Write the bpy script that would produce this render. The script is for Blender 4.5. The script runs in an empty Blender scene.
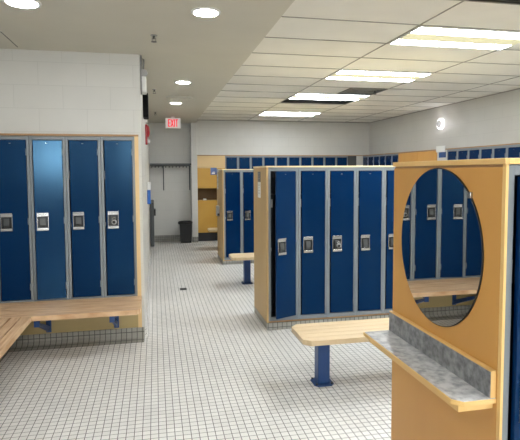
import bpy, bmesh, math, random
from mathutils import Vector, Matrix
random.seed(4)
S = bpy.context.scene
COL = S.collection
PI = math.pi

# ------------------------------------------------------------------ camera
YAW, PITCH, ROLL, EYE = .2076, .0633, .0051, 1.581
cd = bpy.data.cameras.new('camera')
cam = bpy.data.objects.new('camera', cd)
COL.objects.link(cam)
cy_, sy_ = math.cos(YAW), math.sin(YAW)
cp_, sp_ = math.cos(PITCH), math.sin(PITCH)
cr_, sr_ = math.cos(ROLL), math.sin(ROLL)
R_ = Vector((cy_, -sy_, 0)); U_ = Vector((sy_ * sp_, cy_ * sp_, cp_)); D_ = Vector((sy_ * cp_, cy_ * cp_, -sp_))
R2 = R_ * cr_ - U_ * sr_; U2 = R_ * sr_ + U_ * cr_
m = Matrix.Identity(4)
for i in range(3):
    m[i][0], m[i][1], m[i][2] = R2[i], U2[i], -D_[i]
m[2][3] = EYE
cam.matrix_world = m
cd.sensor_fit = 'HORIZONTAL'; cd.sensor_width = 36; cd.lens = 496.99 / 520 * 36
cd.shift_y = (202.63 - 220) / 520
cd.clip_start = .05
S.camera = cam

# ------------------------------------------------------------------ world, exposure
w = bpy.data.worlds.new('world'); S.world = w; w.use_nodes = True
w.node_tree.nodes['Background'].inputs[0].default_value = (1, .98, .94, 1)
w.node_tree.nodes['Background'].inputs[1].default_value = .35
TROFFER, DOWN = 26.0, 52.0
S.view_settings.view_transform = 'Standard'; S.view_settings.look = 'None'
S.view_settings.gamma = 1; S.view_settings.exposure = 0.62
S.view_settings.use_curve_mapping = False

# ------------------------------------------------------------------ materials
def srgb(r, g, b):
    f = lambda c: (c / 255 / 12.92) if c / 255 <= .04045 else ((c / 255 + .055) / 1.055) ** 2.4
    return (f(r), f(g), f(b), 1)
def mat(name, col, rough=.5, metal=0, spec=.5):
    M = bpy.data.materials.new(name); M.use_nodes = True
    b = M.node_tree.nodes['Principled BSDF']
    b.inputs['Base Color'].default_value = col
    b.inputs['Roughness'].default_value = rough
    b.inputs['Metallic'].default_value = metal
    b.inputs['Specular IOR Level'].default_value = spec
    return M
def N(M, t, **k):
    n = M.node_tree.nodes.new(t)
    for a, v in k.items(): setattr(n, a, v)
    return n
def L(M, a, b): M.node_tree.links.new(a, b)
def noise_mat(name, c1, c2, scale=8, stretch=(1, 1, 1), rough=.5, metal=0, bump=0, detail=4, spec=.5, lo=.3, hi=.7, world=False):
    M = mat(name, c1, rough, metal, spec)
    b = M.node_tree.nodes['Principled BSDF']
    tc = N(M, 'ShaderNodeNewGeometry') if world else N(M, 'ShaderNodeTexCoord')
    mp = N(M, 'ShaderNodeMapping'); mp.inputs['Scale'].default_value = stretch
    nz = N(M, 'ShaderNodeTexNoise'); nz.inputs['Scale'].default_value = scale; nz.inputs['Detail'].default_value = detail
    rp = N(M, 'ShaderNodeValToRGB')
    rp.color_ramp.elements[0].position = lo; rp.color_ramp.elements[1].position = hi
    rp.color_ramp.elements[0].color = c1; rp.color_ramp.elements[1].color = c2
    L(M, tc.outputs['Position' if world else 'Object'], mp.inputs[0]); L(M, mp.outputs[0], nz.inputs[0])
    L(M, nz.outputs['Fac'], rp.inputs[0]); L(M, rp.outputs[0], b.inputs['Base Color'])
    if bump:
        bp = N(M, 'ShaderNodeBump'); bp.inputs['Strength'].default_value = bump; bp.inputs['Distance'].default_value = .002
        L(M, nz.outputs['Fac'], bp.inputs['Height']); L(M, bp.outputs[0], b.inputs['Normal'])
    return M
def brick_mat(name, axes, c1, c2, cm, bw, bh, mortar, offset=.5, shift=(0, 0), rough=.5, bump=.4, smooth=.1, spec=.5):
    """axes: how u and v come out of the world position; 'wall' u=X+Y v=Z, 'floor' u=X v=Y, 'bx' u=X v=Z-Y, 'by' u=Y v=Z-X"""
    M = mat(name, c1, rough, 0, spec); b = M.node_tree.nodes['Principled BSDF']
    g = N(M, 'ShaderNodeNewGeometry'); sp = N(M, 'ShaderNodeSeparateXYZ'); cb = N(M, 'ShaderNodeCombineXYZ')
    L(M, g.outputs['Position'], sp.inputs[0])
    def ma(op, a, c):
        n = N(M, 'ShaderNodeMath', operation=op)
        for i, v in enumerate((a, c)):
            if isinstance(v, (int, float)): n.inputs[i].default_value = v
            else: L(M, v, n.inputs[i])
        return n.outputs[0]
    X, Y, Z = sp.outputs
    u, v = {'wall': lambda: (ma('ADD', X, Y), Z), 'floor': lambda: (X, Y),
            'bx': lambda: (X, ma('SUBTRACT', Z, Y)), 'by': lambda: (Y, ma('SUBTRACT', Z, X))}[axes]()
    L(M, ma('ADD', u, 50 * bw + shift[0]), cb.inputs[0]); L(M, ma('ADD', v, 400 * bh + shift[1]), cb.inputs[1])
    bt = N(M, 'ShaderNodeTexBrick'); bt.offset = offset; bt.squash = 1
    for k, val in (('Color1', c1), ('Color2', c2), ('Mortar', cm), ('Scale', 1), ('Mortar Size', mortar), ('Mortar Smooth', smooth), ('Bias', 0), ('Brick Width', bw), ('Row Height', bh)):
        bt.inputs[k].default_value = val
    L(M, cb.outputs[0], bt.inputs[0])
    # faint wear
    nz = N(M, 'ShaderNodeTexNoise'); nz.inputs['Scale'].default_value = 1.3; nz.inputs['Detail'].default_value = 5
    L(M, g.outputs['Position'], nz.inputs[0])
    mr = N(M, 'ShaderNodeMapRange'); mr.inputs[1].default_value = .3; mr.inputs[2].default_value = .7
    mr.inputs[3].default_value = .93; mr.inputs[4].default_value = 1.03
    L(M, nz.outputs['Fac'], mr.inputs[0])
    mx = N(M, 'ShaderNodeVectorMath', operation='SCALE')
    L(M, bt.outputs['Color'], mx.inputs[0]); L(M, mr.outputs[0], mx.inputs['Scale']); L(M, mx.outputs[0], b.inputs['Base Color'])
    bp = N(M, 'ShaderNodeBump', invert=True); bp.inputs['Strength'].default_value = bump; bp.inputs['Distance'].default_value = .002
    L(M, bt.outputs['Fac'], bp.inputs['Height']); L(M, bp.outputs[0], b.inputs['Normal'])
    return M
def emit(name, col, s):
    M = bpy.data.materials.new(name); M.use_nodes = True
    b = M.node_tree.nodes['Principled BSDF']
    b.inputs['Base Color'].default_value = (.8, .8, .8, 1)
    b.inputs['Emission Color'].default_value = col; b.inputs['Emission Strength'].default_value = s
    return M

T = .048
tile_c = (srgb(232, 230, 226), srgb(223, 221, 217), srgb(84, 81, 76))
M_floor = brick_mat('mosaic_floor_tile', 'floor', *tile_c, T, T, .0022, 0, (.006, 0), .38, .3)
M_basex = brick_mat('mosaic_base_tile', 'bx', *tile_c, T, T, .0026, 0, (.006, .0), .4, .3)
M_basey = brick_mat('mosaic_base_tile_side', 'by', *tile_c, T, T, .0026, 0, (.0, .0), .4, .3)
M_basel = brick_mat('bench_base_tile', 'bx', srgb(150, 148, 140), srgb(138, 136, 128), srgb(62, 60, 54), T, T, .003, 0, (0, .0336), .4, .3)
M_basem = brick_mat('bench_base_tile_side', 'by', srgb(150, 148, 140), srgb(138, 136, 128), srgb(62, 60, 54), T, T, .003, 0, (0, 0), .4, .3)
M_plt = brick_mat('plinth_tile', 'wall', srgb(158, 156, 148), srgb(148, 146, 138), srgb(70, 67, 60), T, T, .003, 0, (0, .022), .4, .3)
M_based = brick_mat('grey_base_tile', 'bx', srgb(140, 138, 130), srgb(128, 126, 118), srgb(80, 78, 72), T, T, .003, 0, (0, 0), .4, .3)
M_block = brick_mat('painted_block', 'wall', srgb(199, 198, 192), srgb(197, 196, 190), srgb(184, 183, 177), .41, .205, .003, .5, (.11, .105), .42, .35, .8)
M_soffit = noise_mat('soffit_paint', srgb(194, 191, 178), srgb(199, 196, 183), 2, rough=.6)
M_ctile = noise_mat('ceiling_tile', srgb(224, 223, 216), srgb(230, 229, 222), 3, rough=.8)
M_tbar = mat('ceiling_bar', srgb(150, 149, 142), .6)
M_dark = mat('vent_dark', srgb(52, 54, 50), .6)
M_blue = noise_mat('locker_blue', srgb(0, 31, 70), srgb(0, 35, 77), 1.5, rough=.2, spec=.35)
M_blue.node_tree.nodes['Principled BSDF'].inputs['Specular Tint'].default_value = (.3, .68, 1, 1)
M_frame = mat('locker_grey', srgb(126, 132, 136), .35)
M_in = mat('locker_inside', srgb(38, 42, 50), .6)
M_chrome = mat('latch_chrome', srgb(178, 178, 178), .25, .9)
M_pocket = mat('latch_pocket', srgb(48, 50, 52), .3, .7)
M_black = mat('black_plastic', srgb(14, 14, 15), .5)
M_maple = noise_mat('maple_panel', srgb(203, 148, 74), srgb(214, 162, 88), 2.2, (1, 1, .25), .42, detail=6)
M_maple3 = noise_mat('mid_maple_panel', srgb(180, 147, 94), srgb(192, 160, 106), 2.2, (1, 1, .25), .45, detail=6)
M_maple2 = noise_mat('pale_maple_panel', srgb(212, 180, 126), srgb(222, 192, 140), 2.2, (1, 1, .25), .45, detail=6)
M_edge = noise_mat('maple_edge', srgb(226, 184, 112), srgb(236, 198, 132), 5, (1, 1, 1), .4)
M_capw = noise_mat('cap_maple', srgb(232, 212, 165), srgb(240, 222, 180), 5, (1, 1, 1), .4)
M_trimw = noise_mat('trim_wood', srgb(156, 118, 78), srgb(170, 132, 90), 6, (1, 1, 1), .45)
M_ply = noise_mat('plywood_base', srgb(166, 146, 98), srgb(176, 156, 108), 3, (.4, 1, 2), .5)
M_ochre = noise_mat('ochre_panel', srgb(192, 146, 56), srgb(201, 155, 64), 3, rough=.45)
M_benchl = noise_mat('bench_maple_light', srgb(208, 182, 142), srgb(224, 202, 166), 5, (.35, 6, 1), .38, detail=5)
M_benchd = noise_mat('bench_maple_warm', srgb(184, 140, 98), srgb(230, 200, 162), 9, (.5, 7, 1), .35, detail=6, world=True)
M_benchdy = noise_mat('bench_maple_warm_side', srgb(184, 140, 98), srgb(230, 200, 162), 9, (7, .5, 1), .35, detail=6, world=True)
M_gap = mat('seat_gap_wood', srgb(120, 88, 54), .6)
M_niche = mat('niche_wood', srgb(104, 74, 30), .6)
M_steel = mat('blue_steel', srgb(28, 66, 120), .4)
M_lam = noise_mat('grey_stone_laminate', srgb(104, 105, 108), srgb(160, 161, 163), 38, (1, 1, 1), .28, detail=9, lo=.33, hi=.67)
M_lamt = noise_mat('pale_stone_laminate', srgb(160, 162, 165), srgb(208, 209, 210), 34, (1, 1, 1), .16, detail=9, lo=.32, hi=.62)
M_mirror = mat('mirror_glass', (.86, .88, .88, 1), .015, 1)
M_white = mat('white_plastic', srgb(228, 228, 224), .4)
M_grey = mat('grey_metal', srgb(150, 150, 148), .4, .3)
M_dkgrey = mat('dark_grey_metal', srgb(72, 74, 74), .45, .2)
M_vblack = mat('matt_black', (.003, .003, .003, 1), .7, 0, .2)
M_red = mat('alarm_red', srgb(150, 16, 22), .35)
M_bsign = mat('blue_sign', srgb(70, 92, 140), .4)
M_bpl = mat('blue_plastic', srgb(24, 96, 180), .4)
M_slate = mat('slate_print', srgb(78, 80, 88), .5)
M_text = mat('grey_print', srgb(120, 122, 126), .5)
M_lens = emit('troffer_lens', (.91, .96, 1, 1), TROFFER)
M_lensy = emit('troffer_centre', (1, .95, .6, 1), .42)
M_lensy.node_tree.nodes['Principled BSDF'].inputs['Base Color'].default_value = (.3, .28, .18, 1)
M_glare = emit('glare_light_lens', (.94, .97, 1, 1), 65)  # lens of the added light on the back wall
M_down = emit('downlight_lens', (.97, .98, 1, 1), DOWN)
M_exit = emit('exit_letters', (1, .0, .03, 1), .55)
M_exitf = emit('exit_face', (1, .9, .9, 1), .1)
M_exit.node_tree.nodes['Principled BSDF'].inputs['Base Color'].default_value = (.6, 0, .02, 1)
M_ring = emit('lamp_ring', (1, .96, 1, 1), 1.5)

# ------------------------------------------------------------------ mesh helpers
class MB:
    def __init__(s): s.bm = bmesh.new()
    def box(s, x0, x1, y0, y1, z0, z1, mi=0):
        v = [s.bm.verts.new(p) for p in ((x0, y0, z0), (x1, y0, z0), (x1, y1, z0), (x0, y1, z0), (x0, y0, z1), (x1, y0, z1), (x1, y1, z1), (x0, y1, z1))]
        for f in ((3, 2, 1, 0), (4, 5, 6, 7), (0, 1, 5, 4), (1, 2, 6, 5), (2, 3, 7, 6), (3, 0, 4, 7)):
            s.bm.faces.new([v[i] for i in f]).material_index = mi
        return s
    def prism(s, pts, axis, a0, a1, mi=0):
        """closed outline pts in the two other axes, swept along axis"""
        def P(p, a): return {'X': (a, p[0], p[1]), 'Y': (p[0], a, p[1]), 'Z': (p[0], p[1], a)}[axis]
        A = [s.bm.verts.new(P(p, a0)) for p in pts]; B = [s.bm.verts.new(P(p, a1)) for p in pts]
        n = len(pts)
        fs = [s.bm.faces.new(A), s.bm.faces.new(B)]
        for i in range(n): fs.append(s.bm.faces.new([A[i], A[(i + 1) % n], B[(i + 1) % n], B[i]]))
        for f in fs: f.material_index = mi
        bmesh.ops.recalc_face_normals(s.bm, faces=fs)
        return s
    def cyl(s, p0, p1, r0, r1=None, n=20, mi=0):
        r1 = r0 if r1 is None else r1
        p0 = Vector(p0); p1 = Vector(p1); d = (p1 - p0).normalized()
        a = d.orthogonal().normalized(); b = d.cross(a)
        A, B = [], []
        for i in range(n):
            t = 2 * PI * i / n; o = a * math.cos(t) + b * math.sin(t)
            A.append(s.bm.verts.new(p0 + o * r0)); B.append(s.bm.verts.new(p1 + o * r1))
        fs = [s.bm.faces.new(A), s.bm.faces.new(B)]
        for i in range(n):
            f = s.bm.faces.new([A[i], A[(i + 1) % n], B[(i + 1) % n], B[i]]); f.smooth = True; fs.append(f)
        for f in fs: f.material_index = mi
        bmesh.ops.recalc_face_normals(s.bm, faces=fs)
        return s
    def lathe(s, prof, c, n=28, axis='Z', mi=0):
        """prof: (radius, height) list around axis through c"""
        rings = []
        for r, h in prof:
            ring = []
            for i in range(n):
                t = 2 * PI * i / n; a, b = r * math.cos(t), r * math.sin(t)
                p = {'Z': (a, b, h), 'X': (h, a, b), 'Y': (a, h, b)}[axis]
                ring.append(s.bm.verts.new((c[0] + p[0], c[1] + p[1], c[2] + p[2])))
            rings.append(ring)
        fs = []
        for A, B in zip(rings, rings[1:]):
            for i in range(n):
                f = s.bm.faces.new([A[i], A[(i + 1) % n], B[(i + 1) % n], B[i]]); f.smooth = True; fs.append(f)
        fs += [s.bm.faces.new(rings[0]), s.bm.faces.new(rings[-1])]
        for f in fs: f.material_index = mi
        bmesh.ops.recalc_face_normals(s.bm, faces=fs)
        return s
    def build(s, name, mats, parent=None, bevel=0, origin=None):
        if origin:
            bmesh.ops.translate(s.bm, verts=s.bm.verts, vec=[-c for c in origin])
        me = bpy.data.meshes.new(name); s.bm.to_mesh(me); s.bm.free()
        for q in (mats if isinstance(mats, (list, tuple)) else [mats]): me.materials.append(q)
        o = bpy.data.objects.new(name, me); COL.objects.link(o)
        if origin: o.location = origin
        if parent: o.parent = parent
        if bevel:
            b = o.modifiers.new('bevel', 'BEVEL'); b.width = bevel; b.segments = 2; b.limit_method = 'ANGLE'; b.angle_limit = .6
        return o
def tag(o, label=None, cat=None, group=None):
    if label: o['label'] = label
    if cat: o['category'] = cat
    if group: o['group'] = group
    return o
def empty(name, loc, label, cat, group=None, rz=0):
    o = bpy.data.objects.new(name, None); COL.objects.link(o); o.location = loc; o.rotation_euler = (0, 0, rz)
    o.empty_display_size = .1
    return tag(o, label, cat, group)
def struct(o): o['kind'] = 'structure'; return o
def copy_tree(o, parent=None):
    c = o.copy(); COL.objects.link(c); c.parent = parent
    for ch in o.children: copy_tree(ch, c)
    return c

# ------------------------------------------------------------------ main dimensions
W, H, DEP = .305, 1.524, .30
YL, XL, ZL = 4.788, -.181, .382            # left bank
YM, XM, ZM = 4.73, 1.08, .092              # middle bank
Y2, X2, Z2 = 8.29, 1.125, .078             # bank behind it
YN, XN, ZN = 1.395, 1.1065, .074             # near bank
CZ, GZ = 2.66, 2.715                       # soffit and tile ceiling
XW, XS, XR = -.12, .89, 5.05               # corridor wall, soffit edge, right wall
XRL = 4.88                                 # front of the lockers along the right wall
YF, YE = 11.2, 11.35                       # far wall of lockers, exit wall
YB = -5.2                                  # wall behind the camera
XWL = -1.41                                # left wall

# ------------------------------------------------------------------ structure
struct(MB().box(-2.2, 6, YB - .2, 12, -.12, 0).build('floor', M_floor))
struct(MB().box(-2.2, XS, YB - .2, YE + .3, CZ, CZ + .25).build('ceiling', M_soffit, bevel=.006))
struct(MB().box(XS, 5.6, YB - .2, YF + .6, GZ + .012, GZ + .25).build('ceiling', M_ctile))
gx = [.90, 2.065, 3.23, 4.395]
gy = [3.65 + .575 * k for k in range(-12, 14)]
g = MB()
for x in gx: g.box(x - .0045, x + .0045, YB, YF, GZ + .006, GZ + .012)
for y in gy: g.box(.9, XR, y - .0045, y + .0045, GZ + .006, GZ + .0115)
g.box(XR - .02, XR, YB, YF, GZ, GZ + .012); g.box(.9, XR, YF - .02, YF, GZ, GZ + .012)
struct(g.build('trim_1', M_tbar))
# shadow gap of the soffit access panel
struct(MB().box(-1.39, -1.135, 4.22, 4.228, CZ - .002, CZ + .001).box(-1.143, -1.135, 4.22, 4.70, CZ - .002, CZ + .001).build('trim_2', M_dkgrey))

wl = MB()
wl.box(XWL, XW, YL, YL + .33, 1.924, CZ)                                   # blocks over the left bank
wl.box(-.146, XW, YL, YL + .33, 0, 1.924)
wl.box(-1.6, XW, YL + .33, YE + .2, 0, CZ)
struct(wl.build('wall_left', M_block, bevel=.0))
struct(MB().box(-1.75, XWL, YB, YL + .33, 0, CZ).build('wall_left', M_block))
struct(MB().box(-1.75, 5.6, YB - .2, YB, 0, 2.95).build('wall_back', M_block))
struct(MB().box(XW, .92, YE, YE + .2, 0, CZ + .1).build('wall_exit', M_block))
struct(MB().box(.79, .925, YF - .06, YE, 0, CZ).build('wall_pier', M_block, bevel=.008))
wf = MB().box(.925, XR, YF, YF + .35, 1.945, GZ + .05).box(.925, 5.5, YF + .35, YF + .5, 0, GZ + .05)
wf.box(4.72, 5.5, YF, YF + .35, 0, 1.945)
struct(wf.build('wall_far', M_block))
wr = MB().box(XR, XR + .5, YB, YF + .5, 1.945, GZ + .05).box(XR + .33, XR + .5, YB, YF + .5, 0, 1.945)
struct(wr.build('wall_right', M_block))

# cove tile bases
def cove(name, M, axis, a0, a1, face, sgn, h, toe=.03):
    """face: wall plane, sgn: direction the toe runs"""
    pr = [(face, 0), (face, h), (face + sgn * .012, h), (face + sgn * .014, .045), (face + sgn * (.02 + toe * .2), .018), (face + sgn * (.02 + toe), .0015), (face + sgn * (.02 + toe), 0)]
    return struct(MB().prism(pr, axis, a0, a1).build(name, M))
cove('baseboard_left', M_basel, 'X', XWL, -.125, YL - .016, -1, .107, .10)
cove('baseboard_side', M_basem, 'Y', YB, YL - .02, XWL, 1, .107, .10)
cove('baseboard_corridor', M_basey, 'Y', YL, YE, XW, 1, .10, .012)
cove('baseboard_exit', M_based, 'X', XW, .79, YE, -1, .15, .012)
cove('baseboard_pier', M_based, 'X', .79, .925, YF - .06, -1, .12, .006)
# tile plinths of the free-standing banks
def plinth(x0, x1, y0, y1, h):
    struct(MB().box(x0, x1, y0, y1, 0, h).build('plinth', M_plt))
    struct(MB().box(x0 + .02, x1, y0 + .004, y1 - .01, h, h + .0155).build('plinth_rail', M_trimw))
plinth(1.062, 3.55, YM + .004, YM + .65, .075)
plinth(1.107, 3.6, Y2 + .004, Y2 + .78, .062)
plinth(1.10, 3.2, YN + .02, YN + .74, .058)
# wood trims
struct(MB().box(XWL, -.144, YL - .022, YL, 1.907, 1.924).box(-.181, -.146, YL - .02, YL + .3, .107, 1.907, 1).build('trim_3', [M_trimw, M_maple2]))
struct(MB().box(XWL, -.181, YL - .014, YL + .3, .107, ZL - .002).build('trim_4', M_ply))
struct(MB().box(.925, XRL - .015, YF - .018, YF, 1.93, 1.947).build('trim_5', M_trimw))
struct(MB().box(XRL - .012, XR, 5.31, YF - .02, 1.931, 1.947).build('trim_6', M_trimw))

# ------------------------------------------------------------------ locker
def build_locker():
    root = empty('locker', (0, 0, 0), 'x', 'locker')
    # local: x 0..W, front y=0, depth +y, z 0..H
    f = MB()
    f.box(0.0014, .024, 0, .02, 0, H).box(W - .024, W - .0014, 0, .02, 0, H)
    f.box(.024, W - .024, 0, .02, H - .034, H).box(.024, W - .024, 0, .02, 0, .04)
    f.build('frame', M_frame, root, bevel=.0015)
    b = MB()
    b.box(.002, .006, .02, DEP, .01, H - .002).box(W - .006, W - .002, .02, DEP, .01, H - .002)
    b.box(.006, W - .006, DEP - .004, DEP, .01, H - .002).box(.006, W - .006, .02, DEP, .01, .014).box(.006, W - .006, .02, DEP, H - .006, H - .002)
    b.box(.006, W - .006, .03, DEP - .004, 1.25, 1.254)
    b.build('cabinet_body', M_in, root)
    MB().box(.0245, .05, .03, .034, 1.13, 1.21).build('hook_plate', M_grey, root)
    MB().box(.0245, .034, .021, .035, .70, .73).build('strike', M_grey, root)
    # door, origin on its hinge edge (right)
    hx = W - .027
    x0, x1, z0, z1 = .034, W - .027, .045, H - .039
    d = MB().box(x0, x1, -.004, .014, z0, z1)
    door = d.build('door', M_blue, root, bevel=.002, origin=(hx, -.004, 0))
    cx, cz, hw, hh = .099, .755, .049, .080
    o = (hx, -.004, 0)
    la = MB()
    y0, y1 = -.011, -.004
    la.box(cx - hw, cx + hw, y0 - .004, y1, cz + hh - .012, cz + hh).box(cx - hw, cx + hw, y0 - .008, y1, cz - hh, cz - hh + .024)
    la.box(cx - hw, cx + hw, y0 + .003, y1, cz + hh - .034, cz + hh - .0125)
    la.box(cx - hw, cx - hw + .006, y0, y1, cz - hh + .0245, cz + hh - .0345).box(cx + hw - .006, cx + hw, y0, y1, cz - hh + .0245, cz + hh - .0345)
    latch = la.build('latch_plate', M_chrome, door, bevel=.0012); latch.data.transform(Matrix.Translation([-c for c in o]))
    pk = MB().box(cx - hw + .006, cx + hw - .006, -.0055, -.004, cz - hh + .024, cz + hh - .034)
    pk.build('latch_pocket', M_pocket, door).data.transform(Matrix.Translation([-c for c in o]))
    hd = MB().prism([(-.006, cz - .050), (-.020, cz - .03), (-.012, cz + .028), (-.006, cz + .034)], 'X', cx - .022, cx + .022)
    hd.build('latch_handle', M_dkgrey, door, bevel=.002).data.transform(Matrix.Translation([-c for c in o]))
    for z in (.16, .76, 1.38):
        h = MB().cyl((hx + .001, -.007, z - .03), (hx + .001, -.007, z + .03), .004, n=8).build('hinge', M_frame, door)
        h.data.transform(Matrix.Translation([-c for c in o]))
    v = MB()
    for i in range(1): v.box(.14, .156, -.0052, -.0035, z1 - .030, z1 - .026)
    n = v.build('rivet', M_chrome, door); n.data.transform(Matrix.Translation([-c for c in o]))
    return root
proto = build_locker(); used = [False]
def place(x, y, z, label, group, rz=0, ajar=0, tilt=0, sx=1):
    o = proto if not used[0] else copy_tree(proto)
    used[0] = True
    o.location = (x, y, z); o.rotation_euler = (0, 0, rz); o.scale = (sx, 1, 1)
    o['label'] = label; o['group'] = group
    for c in o.children:
        if c.name.startswith('door'): c.rotation_euler = (math.radians(tilt), 0, math.radians(ajar))
    return o
G = 'tall blue lockers above the left bench'
for k, lb in enumerate(['dark blue locker at the right end of the left bank, beside the block wall',
                        'dark blue locker between the glaring door and the bank\'s right end locker',
                        'blue locker whose upper door shines with reflected light, above the left bench',
                        'dark blue locker at the photo\'s left border above the corner of the bench']):
    place(XL - (k + 1) * W, YL, ZL, lb, G, ajar=8.0 if k == 2 else 0, tilt=-.6 if k == 2 else 0)
G = 'tall blue lockers of the middle island'
for k, lb in enumerate(['locker with its door standing ajar next to the middle maple end panel',
                        'closed blue locker directly right of the ajar one in the middle island',
                        'third locker of the middle island, with a padlock on its latch',
                        'fourth locker of the middle island, above the middle of the light bench',
                        'locker of the middle island partly hidden by the mirror panel edge',
                        'locker of the middle island behind the oval mirror panel, sixth from the ajar one',
                        'seventh locker of the middle island, hidden behind the mirror panel',
                        'last locker of the middle island, hidden behind the mirror panel']):
    place(XM + k * W, YM, ZM, lb, G, ajar=24 if k == 0 else 0)
G = 'blue lockers of the island behind the middle one'
for k, lb in enumerate(['leftmost dark blue locker of the rear island, right beside its maple end panel',
                        'second dark blue locker of the rear island, just left of the middle island end panel',
                        'third locker of the rear island, behind the middle island',
                        'fourth locker of the rear island, behind the middle island']):
    place(X2 + k * W, Y2, Z2, lb, G)
G = 'nearest blue lockers beside the mirror panel'
for k, lb in enumerate(['very near blue locker at the photo\'s right border beside the mirror panel',
                        'second near locker, just outside the right border past the mirror panel']):
    place(XN + k * W, YN, ZN, lb, G, ajar=3.2 if k == 0 else 0)
G = 'blue lockers recessed in the far wall'
ords = ['first', 'second', 'third', 'fourth', 'fifth', 'sixth', 'seventh', 'eighth', 'ninth', 'tenth']
for k in range(10):
    place(1.56 + k * .2945, YF, 1.93 - H, 'blue locker in the far wall, %s to the right of the pale maple filler' % ords[k], G, sx=.2945 / W, tilt=0)
G = 'blue lockers recessed in the right wall'
for k in range(6):
    place(XRL, 11.19 - k * .30, 1.93 - H, 'blue locker in the right wall, %s from the far corner of the room' % ords[k], G, rz=-PI / 2, sx=.30 / W)
for k in range(8):
    place(XRL, 7.67 - k * .295, 1.93 - H, 'blue locker in the right wall, %s nearer than the round wall lamp' % ords[k], G, rz=-PI / 2, sx=.295 / W)

# ------------------------------------------------------------------ panels, caps, wood
def panel(x0, x1, y0, y1, z0, z1, M, label):
    o = MB().box(x0, x1, y0, y1, z0, z1).build('end_panel', M, bevel=.002, origin=((x0 + x1) / 2, (y0 + y1) / 2, z0))
    return tag(o, label, 'panel', None)
panel(1.06, 1.079, YM - .002, YM + .64, .076, 1.616, M_maple3, 'tall maple end panel of the middle locker island carrying a small notice')
panel(1.105, 1.124, Y2 - .002, Y2 + .77, .063, 1.601, M_maple3, 'maple end panel of the rear locker island beside the corridor')
def cap(x0, x1, y0, y1, z0, z1, M, label):
    o = MB().box(x0, x1, y0, y1, z0, z1).build('top_cap', M, bevel=.002, origin=((x0 + x1) / 2, (y0 + y1) / 2, z0))
    return tag(o, label, 'top board')
cap(1.058, 3.55, YM - .008, YM + .65, 1.617, 1.631, M_capw, 'pale wooden top board along the middle locker island')
cap(1.103, 3.6, Y2 - .008, Y2 + .78, 1.603, 1.617, M_capw, 'pale wooden top board along the rear locker island')
cap(1.1042, 3.2, YN - .006, 2.13, 1.599, 1.619, M_edge, 'maple top board over the nearest lockers right of the mirror panel')
# near end panel with its top rail
ep = empty('mirror_panel', (1.105, 1.77, 0), 'large honey maple end panel that carries the oval mirror and stone shelf', 'panel')
def loc(o, root): o.data.transform(Matrix.Translation(-root.location)); return o
loc(MB().box(1.095, 1.106, 1.408, 2.15, .0, 1.590).build('panel_board', M_maple, ep, bevel=.0015), ep)
loc(MB().box(1.090, 1.1035, YN - .006, 2.155, 1.599, 1.619).build('top_rail', M_edge, ep, bevel=.002), ep)
loc(MB().box(1.0955, 1.106, YN - .004, 1.4078, .0, 1.599).build('edge_strip', M_edge, ep, bevel=.001), ep)
loc(MB().box(1.098, 1.106, 1.408, 2.145, 1.590, 1.599).build('shadow_gap', M_trimw, ep), ep)
# label notice on the middle panel
nt = empty('notice', (1.059, 5.07, 1.30), 'small vertical notice, slate top and white lower part, on the middle island end panel', 'sign')
loc(MB().box(1.0575, 1.0597, 5.00, 5.13, 1.47, 1.575).build('header', M_slate, nt), nt)
loc(MB().box(1.0575, 1.0597, 5.00, 5.13, 1.305, 1.468).build('sheet', M_white, nt), nt)
tx = MB()
for i in range(4): tx.box(1.057, 1.0576, 5.05, 5.08, 1.43 - i * .028, 1.442 - i * .028)
for i in range(3): tx.box(1.057, 1.0576, 5.02 , 5.11 - .02 * (i % 2), 1.55 - i * .024, 1.557 - i * .024)
loc(tx.build('print', M_text, nt), nt)
# flag sign and card box on the rear panel
fs = empty('flag_sign', (1.03, 8.84, 1.50), 'small blue grey sign sticking out from the rear island end panel top', 'sign')
loc(MB().box(.962, 1.075, 8.80, 8.806, 1.52, 1.645).build('sign_plate', M_bsign, fs, bevel=.004), fs)
loc(MB().box(.985, 1.04, 8.7985, 8.80, 1.54, 1.556).box(1.0, 1.045, 8.7985, 8.80, 1.565, 1.572).build('print', M_white, fs), fs)
loc(MB().box(1.075, 1.1045, 8.797, 8.809, 1.56, 1.62).build('bracket', M_grey, fs), fs)
ns = MB()
for i in range(9):
    ns.box(1.101, 1.1045, 8.90 + .02 * (i % 2), 8.98, 1.27 + i * .03, 1.285 + i * .03)
ts = empty('notice', (1.10, 8.95, 1.26), 'narrow white speckled strip notice under the blue grey flag sign', 'sign')
loc(MB().box(1.1025, 1.1047, 8.87, 9.0, 1.26, 1.54).build('sheet', M_white, ts), ts)
loc(MB().box(1.1015, 1.1025, 8.90, 8.96, 1.30, 1.31).box(1.1015, 1.1025, 8.89, 8.95, 1.38, 1.395).box(1.1015, 1.1025, 8.9, 8.97, 1.46, 1.475).build('print', M_slate, ts), ts)
ns.bm.free()
wb = empty('wall_box', (1.08, 8.78, .78), 'grey metal box mounted at waist height on the rear island end panel', 'box')
loc(MB().box(1.06, 1.1045, 8.70, 8.88, .79, .97).build('housing', M_grey, wb, bevel=.006), wb)
loc(MB().box(1.065, 1.1, 8.695, 8.70, .80, .84).build('slot', M_black, wb), wb)

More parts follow.
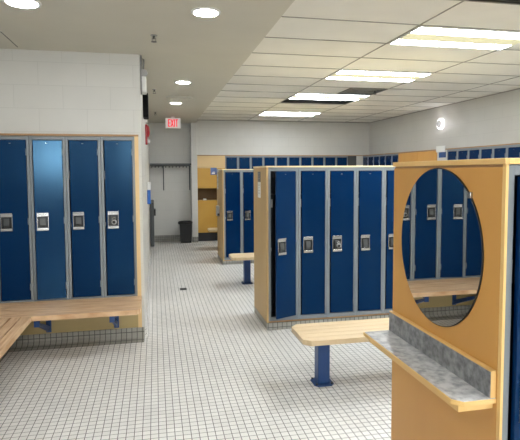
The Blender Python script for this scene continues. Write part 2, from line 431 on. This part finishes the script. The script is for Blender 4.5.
# ------------------------------------------------------------------ mirror and shelf
mr = empty('oval_mirror', (1.09, 1.775, .962), 'tall oval mirror reflecting blue lockers on the honey maple panel', 'mirror')
def ellipse(cy, cz, a, b, n=72): return [(cy + a * math.cos(2 * PI * i / n), cz + b * math.sin(2 * PI * i / n)) for i in range(n)]
MC = (1.775, 1.277)
loc(MB().prism(ellipse(*MC, .286, .313), 'X', 1.0902, 1.0948).build('backing', M_black, mr), mr)
loc(MB().prism(ellipse(*MC, .283, .310), 'X', 1.0885, 1.09).build('glass', M_mirror, mr), mr)
cl = MB(); t_ = math.radians(138)
py, pz = MC[0] - .285 * math.cos(math.radians(44)), MC[1] + .312 * math.sin(math.radians(44))
cl.box(1.085, 1.0947, py - .012, py + .006, pz - .012, pz + .010)
loc(cl.build('clip', M_chrome, mr, bevel=.001), mr)

SZ = .825
sh = empty('stone_shelf', (1.03, 1.78, .78), 'narrow grey stone laminate shelf with maple edging below the mirror', 'shelf')
outl = [(1.094, 1.408), (.975, 1.408), (.945, 1.438), (.945, 2.145), (1.094, 2.145)]
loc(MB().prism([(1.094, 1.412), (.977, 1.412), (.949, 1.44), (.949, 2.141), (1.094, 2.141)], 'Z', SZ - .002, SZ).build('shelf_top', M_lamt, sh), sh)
loc(MB().prism(outl, 'Z', SZ - .018, SZ - .002).build('shelf_edge', M_edge, sh, bevel=.0015), sh)
loc(MB().box(.965, 1.094, 1.425, 2.12, SZ - .042, SZ - .0185).build('apron', M_edge, sh, bevel=.001), sh)
loc(MB().box(1.076, 1.0945, 1.412, 2.143, SZ + .0003, .918).build('backsplash_core', M_edge, sh, bevel=.001), sh)
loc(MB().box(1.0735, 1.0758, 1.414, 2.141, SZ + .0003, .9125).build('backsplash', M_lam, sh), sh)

# ------------------------------------------------------------------ free-standing benches
def pedestal_bench(x0, x1, yc, zt, wd, posts, label):
    r = empty('pedestal_bench', (x0, yc, 0), label, 'bench', 'wooden benches on blue pedestals')
    y0, y1 = yc - wd / 2, yc + wd / 2
    n = 5; g_ = .004; c = .05; sw = wd / n; s = MB()
    for i in range(n):
        a, b = y0 + i * sw + (g_ / 2 if i else 0), y0 + (i + 1) * sw - (g_ / 2 if i < n - 1 else 0)
        if i == 0: o = [(x0 + c, a), (x1 - c, a), (x1, a + c), (x1, b), (x0, b), (x0, a + c)]
        elif i == n - 1: o = [(x0, a), (x1, a), (x1, b - c), (x1 - c, b), (x0 + c, b), (x0, b - c)]
        else: o = [(x0, a), (x1, a), (x1, b), (x0, b)]
        s.prism(o, 'Z', zt - .036, zt)
    loc(s.build('seat', M_benchl, r), r)
    loc(MB().box(x0 + .03, x1 - .03, y0 + .06, y1 - .06, zt - .0355, zt - .005).build('batten', M_gap, r), r)
    for px, py in posts:
        p = MB().box(px - .045, px + .045, py - .045, py + .045, .010, zt - .046).box(px - .045, px + .045, y0 + .05, y1 - .05, zt - .046, zt - .0365)
        p = loc(p.build('post', M_steel, r, bevel=.004), r)
        q = MB().prism([(px - .075, py - .05), (px - .05, py - .075), (px + .05, py - .075), (px + .075, py - .05), (px + .075, py + .05), (px + .05, py + .075), (px - .05, py + .075), (px - .075, py + .05)], 'Z', 0.0005, .010)
        loc(q.build('base_plate', M_steel, r, bevel=.002), r)
        bo = MB()
        for a in (-1, 1):
            for b_ in (-1, 1): bo.cyl((px + a * .058, py + b_ * .055, .010), (px + a * .058, py + b_ * .055, .02), .008, n=8)
        loc(bo.build('bolt', M_dkgrey, p), r)
        gs = MB().prism([(px + .046, zt - .047), (px + .15, zt - .047), (px + .10, zt - .085)], 'Y', py - .004, py + .004)
        loc(gs.build('gusset', M_black, r), r)
    return r
pedestal_bench(.985, 3.4, 3.40, .412, .39, [(1.195, 3.455), (3.2, 3.455)], 'light maple bench on a blue steel post in front of the middle lockers')
pedestal_bench(1.00, 3.45, 6.76, .412, .38, [(1.245, 6.83), (3.2, 6.83)], 'small looking maple bench on a blue post behind the middle island end panel')
pedestal_bench(1.04, 3.5, 10.05, .415, .36, [(1.5, 10.1), (3.2, 10.1)], 'farthest maple bench, its end just showing left of the rear island panel')

# ------------------------------------------------------------------ corner bench on brackets
cb = empty('corner_bench', (-.8, 4.5, 0), 'L-shaped warm maple bench on blue wall brackets below the left lockers', 'bench')
BZ = .411; s = MB(); yf, yb, xr = 4.27, YL - .016, -.143
n = 6; sw = (yb - yf) / n
for i in range(n):
    a, b = yf + i * sw + (.002 if i else 0), yf + (i + 1) * sw - .002
    if i == 0: s.prism([(XWL + .4 , a), (xr - .03, a), (xr, a + .04), (xr, b), (XWL + .02, b), (XWL + .02, a)], 'Z', BZ - .04, BZ)
    else: s.box(XWL + .02, xr, a, b, BZ - .04, BZ)
loc(MB().box(XWL + .03, xr - .02, yf + .03, yb - .01, BZ - .039, BZ - .006).build('batten', M_gap, cb), cb)
loc(s.build('back_seat', M_benchd, cb), cb)
s = MB(); xe = -1.005; xb = XWL + .02; n = 5; sw = (xe - xb) / n
for i in range(n):
    s.box(xb + i * sw + .005, xb + (i + 1) * sw - (.006 if i < n - 1 else 0), 1.2, yf - .003, BZ - .04, BZ)
loc(MB().box(xb + .01, xe - .02, 1.22, yf - .01, BZ - .039, BZ - .01).build('batten', M_gap, cb), cb)
loc(s.build('side_seat', M_benchdy, cb), cb)
for bx in (-.378, -.975):
    br = MB().box(bx - .022, bx + .022, yb - .012, yb, .12, BZ - .041).box(bx - .02, bx + .02, yf + .05, yb - .012, BZ - .07, BZ - .041)
    br.box(bx - .022, bx + .022, yf + .04, yf + .06, BZ - .105, BZ - .041)
    br.prism([(yf + .06, BZ - .10), (yf + .06, BZ - .07), (yb - .012, .18), (yb - .012, .13)], 'X', bx - .012, bx + .012)
    loc(br.build('bracket', M_steel, cb, bevel=.002), cb)
for by in (3.35, 2.0):
    br = MB().box(XWL + .001, XWL + .013, by - .022, by + .022, .12, BZ - .041).box(XWL + .013, xe - .02, by - .02, by + .02, BZ - .075, BZ - .041)
    br.prism([(xe - .05, BZ - .075), (xe - .1, BZ - .075), (XWL + .013, .13), (XWL + .013, .17)], 'Y', by - .012, by + .012)
    loc(br.build('bracket', M_steel, cb, bevel=.002), cb)

# ------------------------------------------------------------------ far wall woodwork
tag(MB().box(.93, 1.555, YF - .012, YF + .3, 1.66, 1.928).build('filler_panel', M_maple2, bevel=.002, origin=(1.24, YF, 1.66)),
    'pale maple filler panel in the far wall above the ochre cubby', 'panel')
cu = empty('cubby_cabinet', (1.2, YF + .1, 0), 'ochre wood cabinet with a dark open slot in the far corner by the corridor', 'cabinet')
loc(MB().box(.93, 1.555, YF - .01, YF + .02, 1.20, 1.655).build('upper_panel', M_ochre, cu, bevel=.002), cu)
loc(MB().box(.93, 1.555, YF - .01, YF + .02, .20, .93).build('lower_panel', M_ochre, cu, bevel=.002), cu)
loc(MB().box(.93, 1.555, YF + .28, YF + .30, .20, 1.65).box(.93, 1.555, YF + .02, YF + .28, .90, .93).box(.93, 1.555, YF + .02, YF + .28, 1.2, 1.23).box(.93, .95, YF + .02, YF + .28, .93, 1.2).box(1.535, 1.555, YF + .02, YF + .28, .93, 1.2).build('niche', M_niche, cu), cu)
loc(MB().box(.93, 1.555, YF + .03, YF + .3, .0005, .20).build('kick_base', M_black, cu), cu)
tag(MB().box(1.06, 1.13, YF + .04, YF + .10, .9305, .965).build('folded_cloth', M_white, bevel=.01, origin=(1.1, YF + .07, .9305)), 'small white item lying in the open slot of the ochre cabinet', 'cloth')
struct(MB().box(4.505, 4.72, YF - .003, YF + .3, .4, 1.93).build('trim_7', M_dkgrey))
struct(MB().box(1.556, 4.505, YF - .002, YF + .3, 0, .404).build('trim_8', M_ply))
struct(MB().box(XRL, XR + .3, 5.32, 7.67, 0, .404).box(XRL, XR + .3, 9.39, 11.19, 0, .404).build('trim_9', M_ply))
struct(MB().box(XRL, XR + .3, 7.672, 7.97, 0, 1.93).box(XR, XR + .33, YB, 5.3, 0, 1.945).build('wall_right_infill', M_block))
for y0, y1, lb in ((7.98, 8.63, 'maple cupboard front in the right wall just beyond the round lamp'), (8.635, 9.385, 'farther maple cupboard front in the right wall next to the corner lockers')):
    tag(MB().box(XRL - .01, XR + .3, y0, y1, .1, 1.925).build('cupboard_front', M_maple, bevel=.002, origin=(XRL, (y0 + y1) / 2, .1)), lb, 'cupboard')

wp = empty('wall_sign', (XRL - .01, 7.85, 1.80), 'small white plate with blue lower edge on right wall between cupboard and lockers', 'sign')
loc(MB().box(XRL - .03, XRL - .014, 7.70, 7.96, 1.895, 2.0).build('plate', M_white, wp), wp)
loc(MB().box(XRL - .012, XRL - .001, 7.70, 7.90, 1.80, 1.893).build('blue_plate', M_steel, wp), wp)

# ------------------------------------------------------------------ round wall lamp
lp = empty('wall_lamp', (XR - .03, 8.128, 2.41), 'glowing round wall lamp high on the right block wall', 'lamp')
loc(MB().lathe([(.10, 0), (.10, -.03), (.085, -.045)], (XR - .001, 8.128, 2.41), 32, 'X').build('ring', M_ring, lp), lp)
loc(MB().lathe([(.065, -.0455), (.06, -.06), (.03, -.065)], (XR - .001, 8.128, 2.41), 24, 'X').build('centre_disc', M_grey, lp), lp)
ld = bpy.data.lights.new('lamp_light', 'POINT'); ld.energy = .9; ld.shadow_soft_size = .06; ld.color = (1, .95, 1)
lo = bpy.data.objects.new('lamp_light', ld); COL.objects.link(lo); lo.parent = lp; lo.location = (-.17, 0, 0)

# ------------------------------------------------------------------ troffers, vents, downlights
def troffer(i, j, label):
    x0, x1, y0, y1 = gx[1] + .012, gx[2] - .012, gy[i] + .012, gy[i + 1] - .012
    r = empty('ceiling_light', ((x0 + x1) / 2, (y0 + y1) / 2, GZ), label, 'ceiling light', 'long fluorescent ceiling lights')
    f = MB().box(x0, x1, y0, y0 + .012, GZ - .001, GZ + .0115).box(x0, x1, y1 - .012, y1, GZ - .001, GZ + .0115).box(x0, x0 + .012, y0 + .012, y1 - .012, GZ - .001, GZ + .0115).box(x1 - .012, x1, y0 + .012, y1 - .012, GZ - .001, GZ + .0115)
    loc(f.build('frame', M_white, r), r)
    ym = (y0 + y1) / 2
    for a, b in ((y0 + .014, ym - .096), (ym + .096, y1 - .014)):
        loc(MB().box(x0 + .013, x1 - .013, a, b, GZ - .002, GZ + .0115).build('diffuser', M_lens, r, bevel=.0015), r)
    loc(MB().box(x0 + .013, x1 - .013, ym - .095, ym + .095, GZ - .004, GZ + .0115).build('centre_strip', M_lensy, r), r)
for i, lb in ((12, 'nearest long fluorescent ceiling light, at the upper right of the photo'), (15, 'second fluorescent ceiling light from the photo\'s upper right'),
              (18, 'third fluorescent ceiling light, beside the dark slotted grille'), (22, 'farthest fluorescent ceiling light near the far wall'),
              (9, 'fluorescent ceiling light just above the photo\'s upper border'), (6, 'fluorescent ceiling light above the camera'), (3, 'fluorescent ceiling light behind the camera')):
    troffer(i, 1, lb)
gl = empty('added_glare_light', (-.68, YB, 1.95), 'wide light added on the wall behind the camera for the locker glare', 'wall light')  # added, unseen fixture; puts the glare on one left bank door
loc(MB().box(-.34, .66, YB + .0005, YB + .05, 1.93, 2.52).build('housing', M_white, gl), gl)
loc(MB().box(-.32, .64, YB + .0505, YB + .10, 1.95, 2.50).build('diffuser', M_glare, gl), gl)
def grille(x0, x1, y0, y1, label, n, axis='X', square=False):
    r = empty('ceiling_vent', ((x0 + x1) / 2, (y0 + y1) / 2, GZ), label, 'vent')
    loc(MB().box(x0, x1, y0, y1, GZ + .010, GZ + .0115).build('backing', M_dark, r), r)
    s = MB()
    for i in range(n):
        if square:
            t = .02 + i * .045
            if t > (y1 - y0) / 2 - .03: break
            for a, b, c, d in ((x0 + t, x1 - t, y0 + t, y0 + t + .012), (x0 + t, x1 - t, y1 - t - .012, y1 - t), (x0 + t, x0 + t + .012, y0 + t + .012, y1 - t - .012), (x1 - t - .012, x1 - t, y0 + t + .012, y1 - t - .012)):
                s.box(a, b, c, d, GZ - .004, GZ + .0095)
        else:
            y = y0 + (i + .5) * (y1 - y0) / n
            s.box(x0, x1, y - .003, y + .003, GZ + .002, GZ + .0095)
    loc(s.build('louvre', M_grey if square else M_dark, r), r)
grille(gx[1] + .012, gx[2] - .012, gy[19] + .012, gy[20] - .10, 'dark slotted return grille behind the third fluorescent light', 8)
grille(gx[1] + .012, gx[2] - .012, gy[10] + .012, gy[11] - .012, 'dark ceiling grille at the photo\'s upper right border', 14)
grille(gx[2] - .56, gx[2] - .012, gy[17] + .012, gy[18] - .012, 'square ceiling air diffuser with dark rings before the third fluorescent light', 6, square=True)
def sprinkler(x, y, z, label, big=1):
    r = empty('sprinkler', (x, y, z), label, 'sprinkler', 'ceiling sprinkler heads')
    loc(MB().lathe([(.028, 0), (.026, -.006)], (x, y, z), 16).build('escutcheon', M_grey, r), r)
    loc(MB().cyl((x, y, z - .006), (x, y, z - .03), .009, n=10).box(x - .016, x - .012, y - .003, y + .003, z - .05, z - .02).box(x + .012, x + .016, y - .003, y + .003, z - .05, z - .02).build('head', M_dkgrey, r), r)
    loc(MB().lathe([(.022, -.05), (.022, -.053)], (x, y, z), 14).build('deflector', M_dkgrey, r), r)
sprinkler(.011, 4.10, CZ, 'nearest sprinkler head on the soffit above the corridor wall corner')
sprinkler(.011, 6.75, CZ, 'middle sprinkler head on the soffit over the corridor')
sprinkler(.026, 9.3, CZ, 'farthest sprinkler head on the soffit near the exit sign')
sprinkler(3.08, 6.66, GZ, 'sprinkler head on the tile ceiling beside the square diffuser')
def downlight(x, y, r_, label):
    r = empty('downlight', (x, y, CZ), label, 'ceiling light', 'round recessed downlights')
    loc(MB().lathe([(r_ + .022, 0), (r_ + .02, -.006), (r_, -.008)], (x, y, CZ), 32).build('trim_ring', M_white, r), r)
    loc(MB().lathe([(r_, -.0082), (r_ * .9, -.0095)], (x, y, CZ), 32).build('lens', M_down, r), r)
downlight(.358, 3.446, .082, 'bright round downlight at the top centre of the photo')
downlight(.351, 6.142, .082, 'second round downlight along the corridor soffit')
downlight(.34, 8.0, .082, 'farthest round downlight, just in front of the round ceiling diffuser')
downlight(-.806, 3.47, .095, 'round downlight at the upper left of the photo')
downlight(.35, .8, .082, 'round downlight over the camera position')
downlight(-.806, .8, .095, 'round downlight over the left side bench')
dv = empty('round_diffuser', (.37, 7.3, CZ), 'flat round ceiling air diffuser on the corridor soffit beside a downlight', 'vent')
loc(MB().lathe([(.20, 0), (.19, -.012), (.15, -.016)], (.37, 7.45, CZ), 32).build('outer_ring', M_soffit, dv), dv)
loc(MB().lathe([(.13, -.016), (.12, -.03), (.03, -.034)], (.37, 7.45, CZ), 32).build('inner_cone', M_soffit, dv), dv)

# ------------------------------------------------------------------ exit sign
es = empty('exit_sign', (.365, 9.98, 2.43), 'lit EXIT sign with red letters hanging from the corridor ceiling', 'sign')
loc(MB().box(.215, .512, 9.97, 10.03, 2.43, 2.632).build('housing', M_white, es, bevel=.005), es)
loc(MB().box(.225, .502, 9.966, 9.9695, 2.44, 2.622).build('face', M_exitf, es), es)
loc(MB().box(.33, .40, 9.98, 10.02, 2.632, CZ - .0005).build('mount', M_white, es), es)
lt = MB(); st = .017; z0, z1 = 2.458, 2.604; hh = z1 - z0; yy0, yy1 = 9.962, 9.9658
def bar(a, b):
    (xa, za), (xb, zb) = a, b; d = Vector((xb - xa, zb - za)).normalized(); q = Vector((-d.y, d.x)) * st / 2
    lt.prism([(xa - q.x, za - q.y), (xb - q.x, zb - q.y), (xb + q.x, zb + q.y), (xa + q.x, za + q.y)], 'Y', yy0, yy1)
x = .268
lt.box(x, x + st, yy0, yy1, z0, z1)
for zz in (z0, (z0 + z1 - st) / 2, z1 - st): lt.box(x + st, x + .046, yy0, yy1, zz, zz + st)
x = .326; bar((x, z0), (x + .044, z1)); bar((x, z1), (x + .044, z0))
x = .384; lt.box(x, x + st, yy0, yy1, z0, z1)
x = .41; lt.box(x, x + .05, yy0, yy1, z1 - st, z1); lt.box(x + .0165, x + .0335, yy0, yy1, z0, z1 - st)
loc(lt.build('letters', M_exit, es), es)

# ------------------------------------------------------------------ things on the corridor wall
el = empty('emergency_light', (XW + .04, 5.0, 2.31), 'white emergency light box with a grey lamp head high on the corridor wall corner', 'light')
loc(MB().box(XW + .001, XW + .055, 4.85, 5.0, 2.325, 2.475).build('battery_box', M_white, el, bevel=.008), el)
loc(MB().lathe([(.034, -.03), (.038, 0), (.028, .03), (.012, .045)], (XW + .03, 4.92, 2.515), 20, 'Y').build('lamp_head', M_grey, el), el)
loc(MB().cyl((XW + .025, 4.945, 2.475), (XW + .025, 4.945, 2.492), .012).build('bracket', M_grey, el), el)
tag(MB().cyl((XW + .010, 4.82, 2.30), (XW + .010, 4.82, CZ - .001), .008).build('conduit', M_grey, origin=(XW + .012, 4.86, 2.3)), 'thin grey electrical conduit at the block wall corner left of the emergency light', 'conduit')
tag(MB().cyl((XW + .03, 4.98, 2.56), (XW + .03, 4.98, CZ - .001), .008).build('conduit', M_grey, origin=(XW + .03, 5.08, 2.592)), 'short grey conduit stub between the emergency lamp head and the ceiling', 'conduit')
tag(MB().box(XW + .001, XW + .06, 5.75, 6.0, 2.19, 2.46).build('wall_speaker', M_vblack, bevel=.008, origin=(XW + .03, 5.87, 2.19)), 'black box shaped speaker high on the corridor wall below the emergency light', 'speaker')
al = empty('fire_alarm', (XW + .03, 7.0, 1.97), 'red fire alarm bell and strobe on the corridor wall', 'alarm')
loc(MB().lathe([(.08, 0), (.08, .012), (.05, .026), (.02, .032)], (XW + .03, 7.0, 2.13), 24, 'X').build('bell', M_red, al), al)
loc(MB().box(XW + .001, XW + .03, 6.93, 7.07, 1.95, 2.22).build('back_box', M_red, al, bevel=.004), al)
loc(MB().box(XW + .03, XW + .06, 6.96, 7.04, 1.97, 2.02).build('strobe', M_white, al, bevel=.004), al)
sd = empty('soap_dispenser', (XW + .04, 7.6, 1.1), 'white and blue dispenser on the corridor wall', 'dispenser')
loc(MB().box(XW + .001, XW + .055, 7.53, 7.68, 1.31, 1.43).build('cover', M_white, sd, bevel=.01), sd)
loc(MB().box(XW + .001, XW + .05, 7.54, 7.67, 1.10, 1.308).build('cartridge', M_bpl, sd, bevel=.006), sd)
dk = empty('wall_cabinet', (XW + .04, 10.4, .03), 'dark grey narrow upright cabinet at the left corner of the exit alcove', 'cabinet')
loc(MB().box(XW + .014, XW + .085, 9.85, 10.9, .1205, .98).build('body', M_dkgrey, dk, bevel=.01), dk)
loc(MB().box(XW + .086, XW + .12, 9.9, 10.2, .72, .84).build('control_box', M_black, dk, bevel=.005), dk)

# coat rack
cr = empty('coat_rack', (.33, YE - .15, 1.2), 'dark metal coat rack shelf with a row of hooks on the exit alcove wall', 'coat rack')
yb_ = YE - .001
loc(MB().box(-.10, .785, yb_ - .26, yb_ - .24, 1.72, 1.76).box(-.10, .785, yb_ - .02, yb_, 1.70, 1.76).box(-.10, .785, yb_ - .24, yb_ - .02, 1.745, 1.76).build('shelf', M_dkgrey, cr), cr)
for i, px in enumerate((.185, .765)):
    b = MB().box(px - .012, px + .012, yb_ - .012, yb_, 1.16, 1.70).prism([(yb_ - .24, 1.72), (yb_ - .20, 1.72), (yb_ - .012, 1.52), (yb_ - .012, 1.48)], 'X', px - .006, px + .006)
    loc(b.build('wall_bracket', M_dkgrey, cr), cr)
for i in range(12):
    px = -.07 + i * .075
    hk = MB().cyl((px, yb_ - .25, 1.72), (px, yb_ - .25, 1.665), .007, n=8).cyl((px, yb_ - .25, 1.665), (px + .012, yb_ - .28, 1.69), .007, n=8)
    loc(hk.build('hook', M_dkgrey, cr), cr)

# trash bin
tb = empty('trash_bin', (.65, 11.15, 0), 'black plastic trash bin standing in the alcove below the coat rack', 'bin')
X0, Y0, d1, d2 = .65, 11.12, .115, .135
b = bmesh.new()
def ring(h, d, z): return [b.verts.new((X0 + sx * d, Y0 + sy * d * .8, z)) for sx, sy in ((-1, -1), (1, -1), (1, 1), (-1, 1))]
R0, R1, R2_, R3 = ring(0, d1, .002), ring(0, d2, .44), ring(0, d2 - .012, .44), ring(0, d1 - .012, .02)
b.faces.new(R0[::-1])
for A, B in ((R0, R1), (R1, R2_), (R2_, R3)):
    for i in range(4): b.faces.new([A[i], A[(i + 1) % 4], B[(i + 1) % 4], B[i]])
b.faces.new(R3)
q = MB(); q.bm.free(); q.bm = b
loc(q.build('bin_body', M_black, tb, bevel=.01), tb)
bg = MB(); bg.lathe([(.15, .415), (.165, .44), (.155, .47), (.135, .478), (.125, .46)], (X0 - .01, Y0, 0), 14)
loc(bg.build('bin_liner', M_black, tb), tb)

# floor drain
fd = empty('floor_drain', (.345, 6.68, 0), 'small dark rectangular floor drain in the corridor tiles', 'drain')
loc(MB().box(.30, .39, 6.62, 6.74, .0004, .002).build('grate', M_dark, fd), fd)

# padlocks hanging in two latches
def padlock(x, y, z, label):
    r = empty('padlock', (x, y, z), label, 'padlock')
    loc(MB().lathe([(.023, 0), (.023, -.016), (.019, -.019)], (x, y, z - .02), 20, 'Y').build('case', M_grey, r), r)
    loc(MB().lathe([(.014, -.0195), (.012, -.024)], (x, y, z - .02), 16, 'Y').build('dial', M_black, r), r)
    sk = MB()
    pts = [(x + .014 * math.cos(t), y - .008, z + .003 + .022 * math.sin(t)) for t in [PI * k / 8 for k in range(9)]]
    for a, c in zip(pts, pts[1:]): sk.cyl(a, c, .003, n=8)
    loc(sk.build('shackle', M_chrome, r), r)
padlock(XM + 2 * W + .110, YM - .020, ZM + .755, 'silver padlock hanging in the latch of the third middle island locker')
padlock(XL - W + .108, YL - .020, ZL + .755, 'dark dialled padlock in the latch of the rightmost left bank locker')
